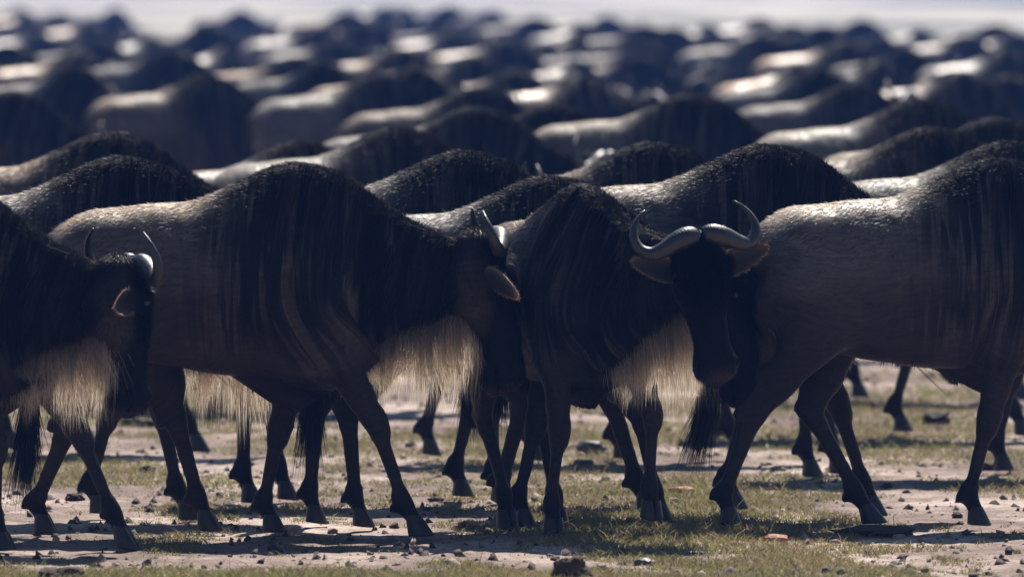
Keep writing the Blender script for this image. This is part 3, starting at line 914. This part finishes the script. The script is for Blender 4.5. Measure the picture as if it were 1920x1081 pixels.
# further rows: (hump pixel x, y)
ORD = ['leftmost', 'second from the left', 'third from the left', 'fourth from the left', 'fifth from the left', 'sixth from the left', 'seventh from the left', 'eighth from the left', 'ninth from the left', 'tenth from the left', 'eleventh from the left', 'twelfth from the left', 'thirteenth from the left', 'fourteenth from the left', 'fifteenth from the left']
ROWS = [
 ('nearest row of blurred blue-grey humps', [(30, 118), (130, 122), (255, 104), (620, 108), (800, 126), (960, 132), (1080, 140), (1195, 97), (1440, 150), (1540, 128), (1655, 106), (1800, 122), (1900, 140)]),
 ('second blurred row back', [(140, 92), (330, 82), (560, 96), (790, 110), (880, 92), (1070, 104), (1330, 76), (1500, 112), (1780, 120)]),
 ('third blurred row back', [(-5, 80), (210, 70), (420, 78), (640, 72), (740, 80), (1000, 74), (1150, 84), (1230, 70), (1590, 76), (1700, 80), (1860, 84)]),
 ('fourth blurred row back', [(70, 60), (290, 55), (520, 58), (590, 46), (860, 50), (940, 62), (1090, 56), (1260, 52), (1420, 60), (1510, 56), (1640, 58), (1800, 64), (1910, 60)]),
 ('scattered blurred animals beyond the last full row', [(30, 8), (95, 16), (215, 14), (640, 18), (705, 10), (775, 16), (850, 6), (905, 20), (985, 24), (1120, 26), (1410, 24), (1620, 26)]),
 ('rearmost blurred row of the herd', [(20, 26), (148, 34), (232, 44), (378, 40), (440, 20), (700, 42), (840, 44), (1070, 40), (1200, 44), (1340, 40), (1480, 38), (1560, 42), (1740, 44), (1850, 46)]),
]
k = 0
for rn, pts in ROWS:
    for j, (px, py) in enumerate(sorted(pts)):
        k += 1
        herd(FAR, k * 3 + j, px + random.uniform(-22, 22), py + random.uniform(-4, 9), random.choice((-35, -20, -6, 0, 8, 18, 30, 48)), random.choice((.88, .91, .94, .96, .99)),
             'out-of-focus wildebeest, %s in the %s' % (ORD[j], rn))

#@@GROUND
def gh(x, y):
    """height of the ground: low tussocks and hoof-churned soil"""
    a = noise.noise(Vector((x * .9, y * .5, 0))) * .012 + noise.noise(Vector((x * 3.5, y * 2.2, 3))) * .009
    b = noise.noise(Vector((x * 14, y * 9, 7))) * .0075
    return a + b - .012
def ground():
    xs = np.concatenate([-np.geomspace(900, 4.2, 46), np.arange(-4, 4.001, .032), np.geomspace(4.2, 900, 46)])
    ys = np.concatenate([-np.geomspace(120, 4.6, 24), np.arange(-4.5, 10, .034), np.arange(10, 26, .12), np.arange(26, 110, 1.0), np.geomspace(112, 4000, 60)])
    nx, ny = len(xs), len(ys)
    V = np.zeros((ny, nx, 3)); V[..., 0] = xs; V[..., 1] = ys[:, None]
    for j in range(ny):
        fy = float(np.interp(ys[j], [-9, -5, 26, 60], [0, 1, 1, 0]))
        if fy <= 0: V[j, :, 2] = -.012; continue
        for i in range(nx):
            x = xs[i]
            if abs(x) > 14: V[j, i, 2] = -.012
            else: V[j, i, 2] = -.012 + fy * (gh(x, ys[j]) + .012)
    i = np.arange(nx * ny).reshape(ny, nx)
    F = np.stack([i[:-1, :-1], i[:-1, 1:], i[1:, 1:], i[1:, :-1]], -1).reshape(-1, 4)
    m, t, b, out = nodes('dry_savanna_soil')
    pos = N(t, 'ShaderNodeNewGeometry').outputs['Position']
    n1 = noise_n(t, mapping(t, pos, (1.0, .55, 1)), 1.1, 5, 0.6)
    n2 = noise_n(t, pos, 9, 5, 0.65)
    n3 = noise_n(t, pos, 60, 4, 0.65)
    c = ramp(t, n1.outputs[0], [(0.34, (0.13, 0.095, 0.075)), (0.48, (0.26, 0.195, 0.165)), (0.62, (0.52, 0.43, 0.385))])
    c = mix(t, 1.0, c, ramp(t, n2.outputs[0], [(0.3, (0.55, 0.52, 0.5)), (0.6, (1.08, 1.05, 1.02))]), 'MULTIPLY')
    c = mix(t, 1.0, c, ramp(t, n3.outputs[0], [(0.34, (0.5, 0.46, 0.42)), (0.52, (1.05, 1.05, 1.05))]), 'MULTIPLY')
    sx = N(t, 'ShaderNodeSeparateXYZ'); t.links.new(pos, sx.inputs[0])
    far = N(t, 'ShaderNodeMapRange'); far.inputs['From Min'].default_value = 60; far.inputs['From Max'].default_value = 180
    t.links.new(sx.outputs['Y'], far.inputs['Value'])                    # patchy ground beyond the herd, backlit glare painted in as paler soil
    far_glare = ramp(t, noise_n(t, mapping(t, pos, (.06, .012, 1)), 1.0, 3).outputs[0], [(.36, (.06, .07, .05)), (.46, (.24, .23, .16)), (.56, (.56, .50, .40))])
    c = mix(t, far.outputs[0], c, far_glare)
    t.links.new(c, b.inputs['Base Color'])
    b.inputs['Roughness'].default_value = 0.85
    b.inputs['Specular IOR Level'].default_value = 0.25
    bp = N(t, 'ShaderNodeBump'); bp.inputs['Strength'].default_value = 0.8; bp.inputs['Distance'].default_value = 0.012
    t.links.new(mth(t, 'ADD', n3.outputs[0], mth(t, 'MULTIPLY', n2.outputs[0], 2.0)), bp.inputs['Height'])
    t.links.new(bp.outputs[0], b.inputs['Normal'])
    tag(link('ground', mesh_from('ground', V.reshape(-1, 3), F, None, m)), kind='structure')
ground()

def grass():
    r = np.random.default_rng(11)
    n = 950000
    y = -4.2 + 34 * r.random(n) ** 1.7
    x = r.uniform(-1, 1, n) * (2.6 + (y + 41) * .035)
    keep = np.zeros(n, bool); hgt = np.zeros(n)
    for i in range(n):
        a = noise.noise(Vector((x[i] * .9 + 5, y[i] * .42, 11))) + .55 * noise.noise(Vector((x[i] * 3.6, y[i] * 1.8, 5))) + .35 * noise.noise(Vector((x[i] * 13, y[i] * 9, 2)))
        thr = -.16 - .22 * math.exp(-((y[i] + 3.3) / .9) ** 2) + .16 * math.exp(-((y[i] + 1.4) / .9) ** 2)
        keep[i] = a > thr + .18 * r.random(); hgt[i] = min(1, max(.0, a - thr) * 1.6)
    x, y, hgt = x[keep], y[keep], hgt[keep]
    n = len(x)
    z = np.array([gh(a, b) for a, b in zip(x, y)])
    H = (.009 + .036 * hgt * r.random(n) ** 1.5 + .006 * r.random(n)) * np.where(r.random(n) < .05, 1.9, 1)
    ang = r.random(n) * 2 * math.pi; lean = r.uniform(.1, .9, n)
    root = np.stack([x, y, z - .003], 1)
    dv = np.stack([np.cos(ang) * lean, np.sin(ang) * lean, np.ones(n)], 1)
    P = np.stack([root, root + dv * (H * .55)[:, None], root + dv * H[:, None] + np.stack([np.cos(ang), np.sin(ang), -.3 + 0 * x], 1) * (H * .35)[:, None]], 1)
    v = strands(P, .0035 * (1 + 0 * x), 12, (0, 0, 0))
    m, t, b, out = nodes('short_grass')
    sh = N(t, 'ShaderNodeAttribute', attribute_name='shade').outputs['Fac']
    pos = N(t, 'ShaderNodeNewGeometry').outputs['Position']
    c = ramp(t, sh, [(0.0, (0.10, 0.13, 0.030)), (0.4, (0.24, 0.27, 0.06)), (0.62, (0.33, 0.27, 0.15)), (0.8, (0.10, 0.065, 0.045)), (1.0, (0.46, 0.38, 0.24))])
    n1 = noise_n(t, pos, 1.3, 3)
    c = mix(t, ramp(t, n1.outputs[0], [(0.4, (0,)*3), (0.65, (.6,)*3)]), c, (0.30, 0.22, 0.12))
    t.links.new(c, b.inputs['Base Color']); b.inputs['Roughness'].default_value = .5; b.inputs['Specular IOR Level'].default_value = .3
    tr = N(t, 'ShaderNodeBsdfTranslucent'); t.links.new(c, tr.inputs['Color'])
    ms = N(t, 'ShaderNodeMixShader'); ms.inputs[0].default_value = .45
    t.links.new(b.outputs[0], ms.inputs[1]); t.links.new(tr.outputs[0], ms.inputs[2]); t.links.new(ms.outputs[0], out.inputs['Surface'])
    tag(link('grass', mesh_from('grass', v[0], v[1], v[2], m, attrs=dict(along=v[3], shade=v[4]))),
        'short green and straw grass in patches on the bare soil', 'grass', kind='stuff')
grass()

# stones, clods and dung
def lump(seed, sx, sy, sz, rough, n=3, flat=0.0):
    r = random.Random(seed)
    import bmesh
    bm = bmesh.new(); bmesh.ops.create_icosphere(bm, subdivisions=n, radius=1.0)
    off = Vector((seed * 3.7, seed * 1.3, seed * .7))
    for v in bm.verts:
        p = v.co.copy()
        d = 1 + rough * noise.noise(p * 1.4 + off) + rough * .55 * noise.noise(p * 3.6 + off) + rough * .3 * noise.noise(p * 9 + off)
        q = p * d
        if q.z > 1 - flat: q.z = 1 - flat + (q.z - 1 + flat) * .15
        v.co = Vector((q.x * sx, q.y * sy, q.z * sz))
    me = bpy.data.meshes.new('lump'); bm.to_mesh(me); bm.free()
    me.polygons.foreach_set('use_smooth', np.ones(len(me.polygons), bool))
    return me
M_DUNG = plain('dry_dung', (0.035, 0.026, 0.020), .8, .3, .9, 45, .5)
M_CLOD = plain('dark_soil_clod', (0.07, 0.050, 0.038), .9, .2, .9, 40, .4)
M_RED = plain('reddish_stone', (0.34, 0.13, 0.07), .7, .3, .6, 30, .3)
M_PALE = plain('pale_stone', (0.34, 0.27, 0.22), .8, .3, .6, 30, .3)
M_DARK = plain('dark_stone', (0.055, 0.050, 0.050), .55, .5, .5, 30, .3)
ROCKS = [
 # name, px, py (ground contact), half width px, height px, material, label
 ('dung_pile', 1068, 1084, 34, 50, M_CLOD, 'peaked dark brown clod at the bottom edge below the lifted leg', 'clod'),
 ('dung_pile', 118, 1084, 48, 28, M_CLOD, 'low dark dung heap at the bottom left corner', 'dung'),
 ('stone', 1208, 1056, 20, 16, M_DARK, 'small glossy black stone at the bottom right of the peaked clod', 'stone'),
 ('stone', 1453, 1014, 25, 17, M_RED, 'rounded reddish stone on the ground right of centre', 'stone'),
 ('stone', 1384, 1020, 16, 9, M_RED, 'small orange stone just left of the rounded reddish stone', 'stone'),
 ('stone', 1278, 921, 26, 13, M_RED, 'flat reddish stone behind the lifted front hoof', 'stone'),
 ('stone', 1264, 945, 14, 12, M_PALE, 'small pale pinkish stone just below the flat reddish one', 'stone'),
 ('stone', 1107, 848, 26, 30, M_DARK, 'squarish grey stone in the shade behind the camera-facing wildebeest legs', 'stone'),
 ('stone', 1094, 872, 22, 16, M_DARK, 'flat grey stone lying in front of the squarish one', 'stone'),
 ('dung_pile', 276, 885, 15, 17, M_DUNG, 'small dark dung lump on the grass between the hind legs at left', 'dung'),
 ('dung_pile', 140, 936, 18, 14, M_DUNG, 'small dung lump beside the trailing hind hoof at left', 'dung'),
 ('dung_pile', 1756, 794, 34, 26, M_DUNG, 'dark rounded dung lump in the grass at right between distant legs', 'dung'),
 ('dung_pile', 262, 798, 36, 18, M_DUNG, 'dark flat dung heap far back left of the pale beard', 'dung'),
 ('clod', 1662, 912, 12, 12, M_CLOD, 'little dark clod right of the forward hind leg at right', 'clod'),
 ('clod', 818, 938, 16, 9, M_CLOD, 'little dark clod beyond the outstretched front hoof', 'clod'),
 ('clod', 1858, 880, 28, 18, M_CLOD, 'crumbly dark clod near the right edge', 'clod'),
 ('mound', 1640, 996, 88, 17, M_CLOD, 'low dark earth mound under the outstretched hind hoof at right', 'mound'),
 ('clod', 770, 838, 12, 10, M_CLOD, 'tiny dark clod under the muzzle of the side-on wildebeest', 'clod'),
 ('clod', 1436, 868, 14, 9, M_PALE, 'tiny pale clod left of the black tail at right', 'clod'),
]
for i, (nm, px, py, hw, hpx, mt, lab, cat) in enumerate(ROCKS):
    g = ground_at(px, py - 3); sc = FPX / (g.y + CAM_D)
    me = lump(i + 3, hw / sc, hw / sc * .8, hpx / sc * .62, .42 if mt in (M_DUNG, M_CLOD) else .25, 4, .25 if 'squarish' in lab else 0)
    me.materials.append(mt)
    o = link(nm, me); o.location = (g.x, g.y, gh(g.x, g.y) + hpx / sc * .32); o.rotation_euler = (0, 0, i * 1.3)
    tag(o, lab, cat)
def crumbs():
    """uncountable small crumbs of soil and dung"""
    r = np.random.default_rng(21)
    n = 34000
    y = -4 + 32 * r.random(n) ** 1.6; x = r.uniform(-1, 1, n) * (2.6 + (y + 41) * .035)
    s = .0025 + .018 * r.random(n) ** 8
    base = np.array([(1, 0, 0), (-.5, .87, 0), (-.5, -.87, 0), (.4, .5, .9), (-.8, 0, .8), (.3, -.5, 1.0), (0, 0, 1.25)])
    F = np.array([(0, 1, 3), (1, 4, 3), (1, 2, 4), (2, 5, 4), (2, 0, 5), (0, 3, 5), (3, 4, 6), (4, 5, 6), (5, 3, 6)])
    z = np.array([gh(a, b) for a, b in zip(x, y)])
    a = r.random(n) * 6.28; c, q = np.cos(a), np.sin(a)
    B = base[None] * (1 + .35 * r.normal(size=(n, 7, 3))) * s[:, None, None] * np.array([1.3, 1, .9])
    V = np.stack([B[..., 0] * c[:, None] - B[..., 1] * q[:, None] + x[:, None], B[..., 0] * q[:, None] + B[..., 1] * c[:, None] + y[:, None], B[..., 2] + z[:, None] - .002], -1)
    FF = (np.arange(n) * 7)[:, None, None] + F[None]
    m, t, b, out = nodes('soil_crumbs')
    sh = N(t, 'ShaderNodeAttribute', attribute_name='shade').outputs['Fac']
    t.links.new(ramp(t, sh, [(0.0, (0.03, 0.023, 0.018)), (0.55, (0.09, 0.065, 0.05)), (1.0, (0.36, 0.27, 0.22))]), b.inputs['Base Color'])
    b.inputs['Roughness'].default_value = .85
    tag(link('soil_crumbs', mesh_from('soil_crumbs', V.reshape(-1, 3), None, FF.reshape(-1, 3), m, smooth=False, attrs=dict(shade=np.repeat(r.random(n), 7)))),
        'small crumbs of soil and dung scattered over the ground', 'soil crumbs', kind='stuff')
crumbs()

#@@HAZE
def haze():
    x, y0, y1, z0, z1 = 905, -125, 4005, -1.1, 4.0
    V = [(a, b, c) for c in (z0, z1) for b in (y0, y1) for a in (-x, x)]
    F = [(0, 2, 3, 1), (4, 5, 7, 6), (0, 1, 5, 4), (2, 6, 7, 3), (0, 4, 6, 2), (1, 3, 7, 5)]
    m = bpy.data.materials.new('dusty_air'); m.use_nodes = True; t = m.node_tree
    t.nodes.remove(t.nodes['Principled BSDF'])
    v = N(t, 'ShaderNodeVolumePrincipled')
    v.inputs['Color'].default_value = (.14, .33, 1, 1); v.inputs['Density'].default_value = HAZE_D
    v.inputs['Anisotropy'].default_value = .35
    t.links.new(v.outputs[0], t.nodes['Material Output'].inputs['Volume'])
    tag(link('haze', mesh_from('haze', V, F, None, m, smooth=False)), 'dusty blue haze hanging over the herd', 'haze', kind='stuff')
HAZE_D = .00050
haze()
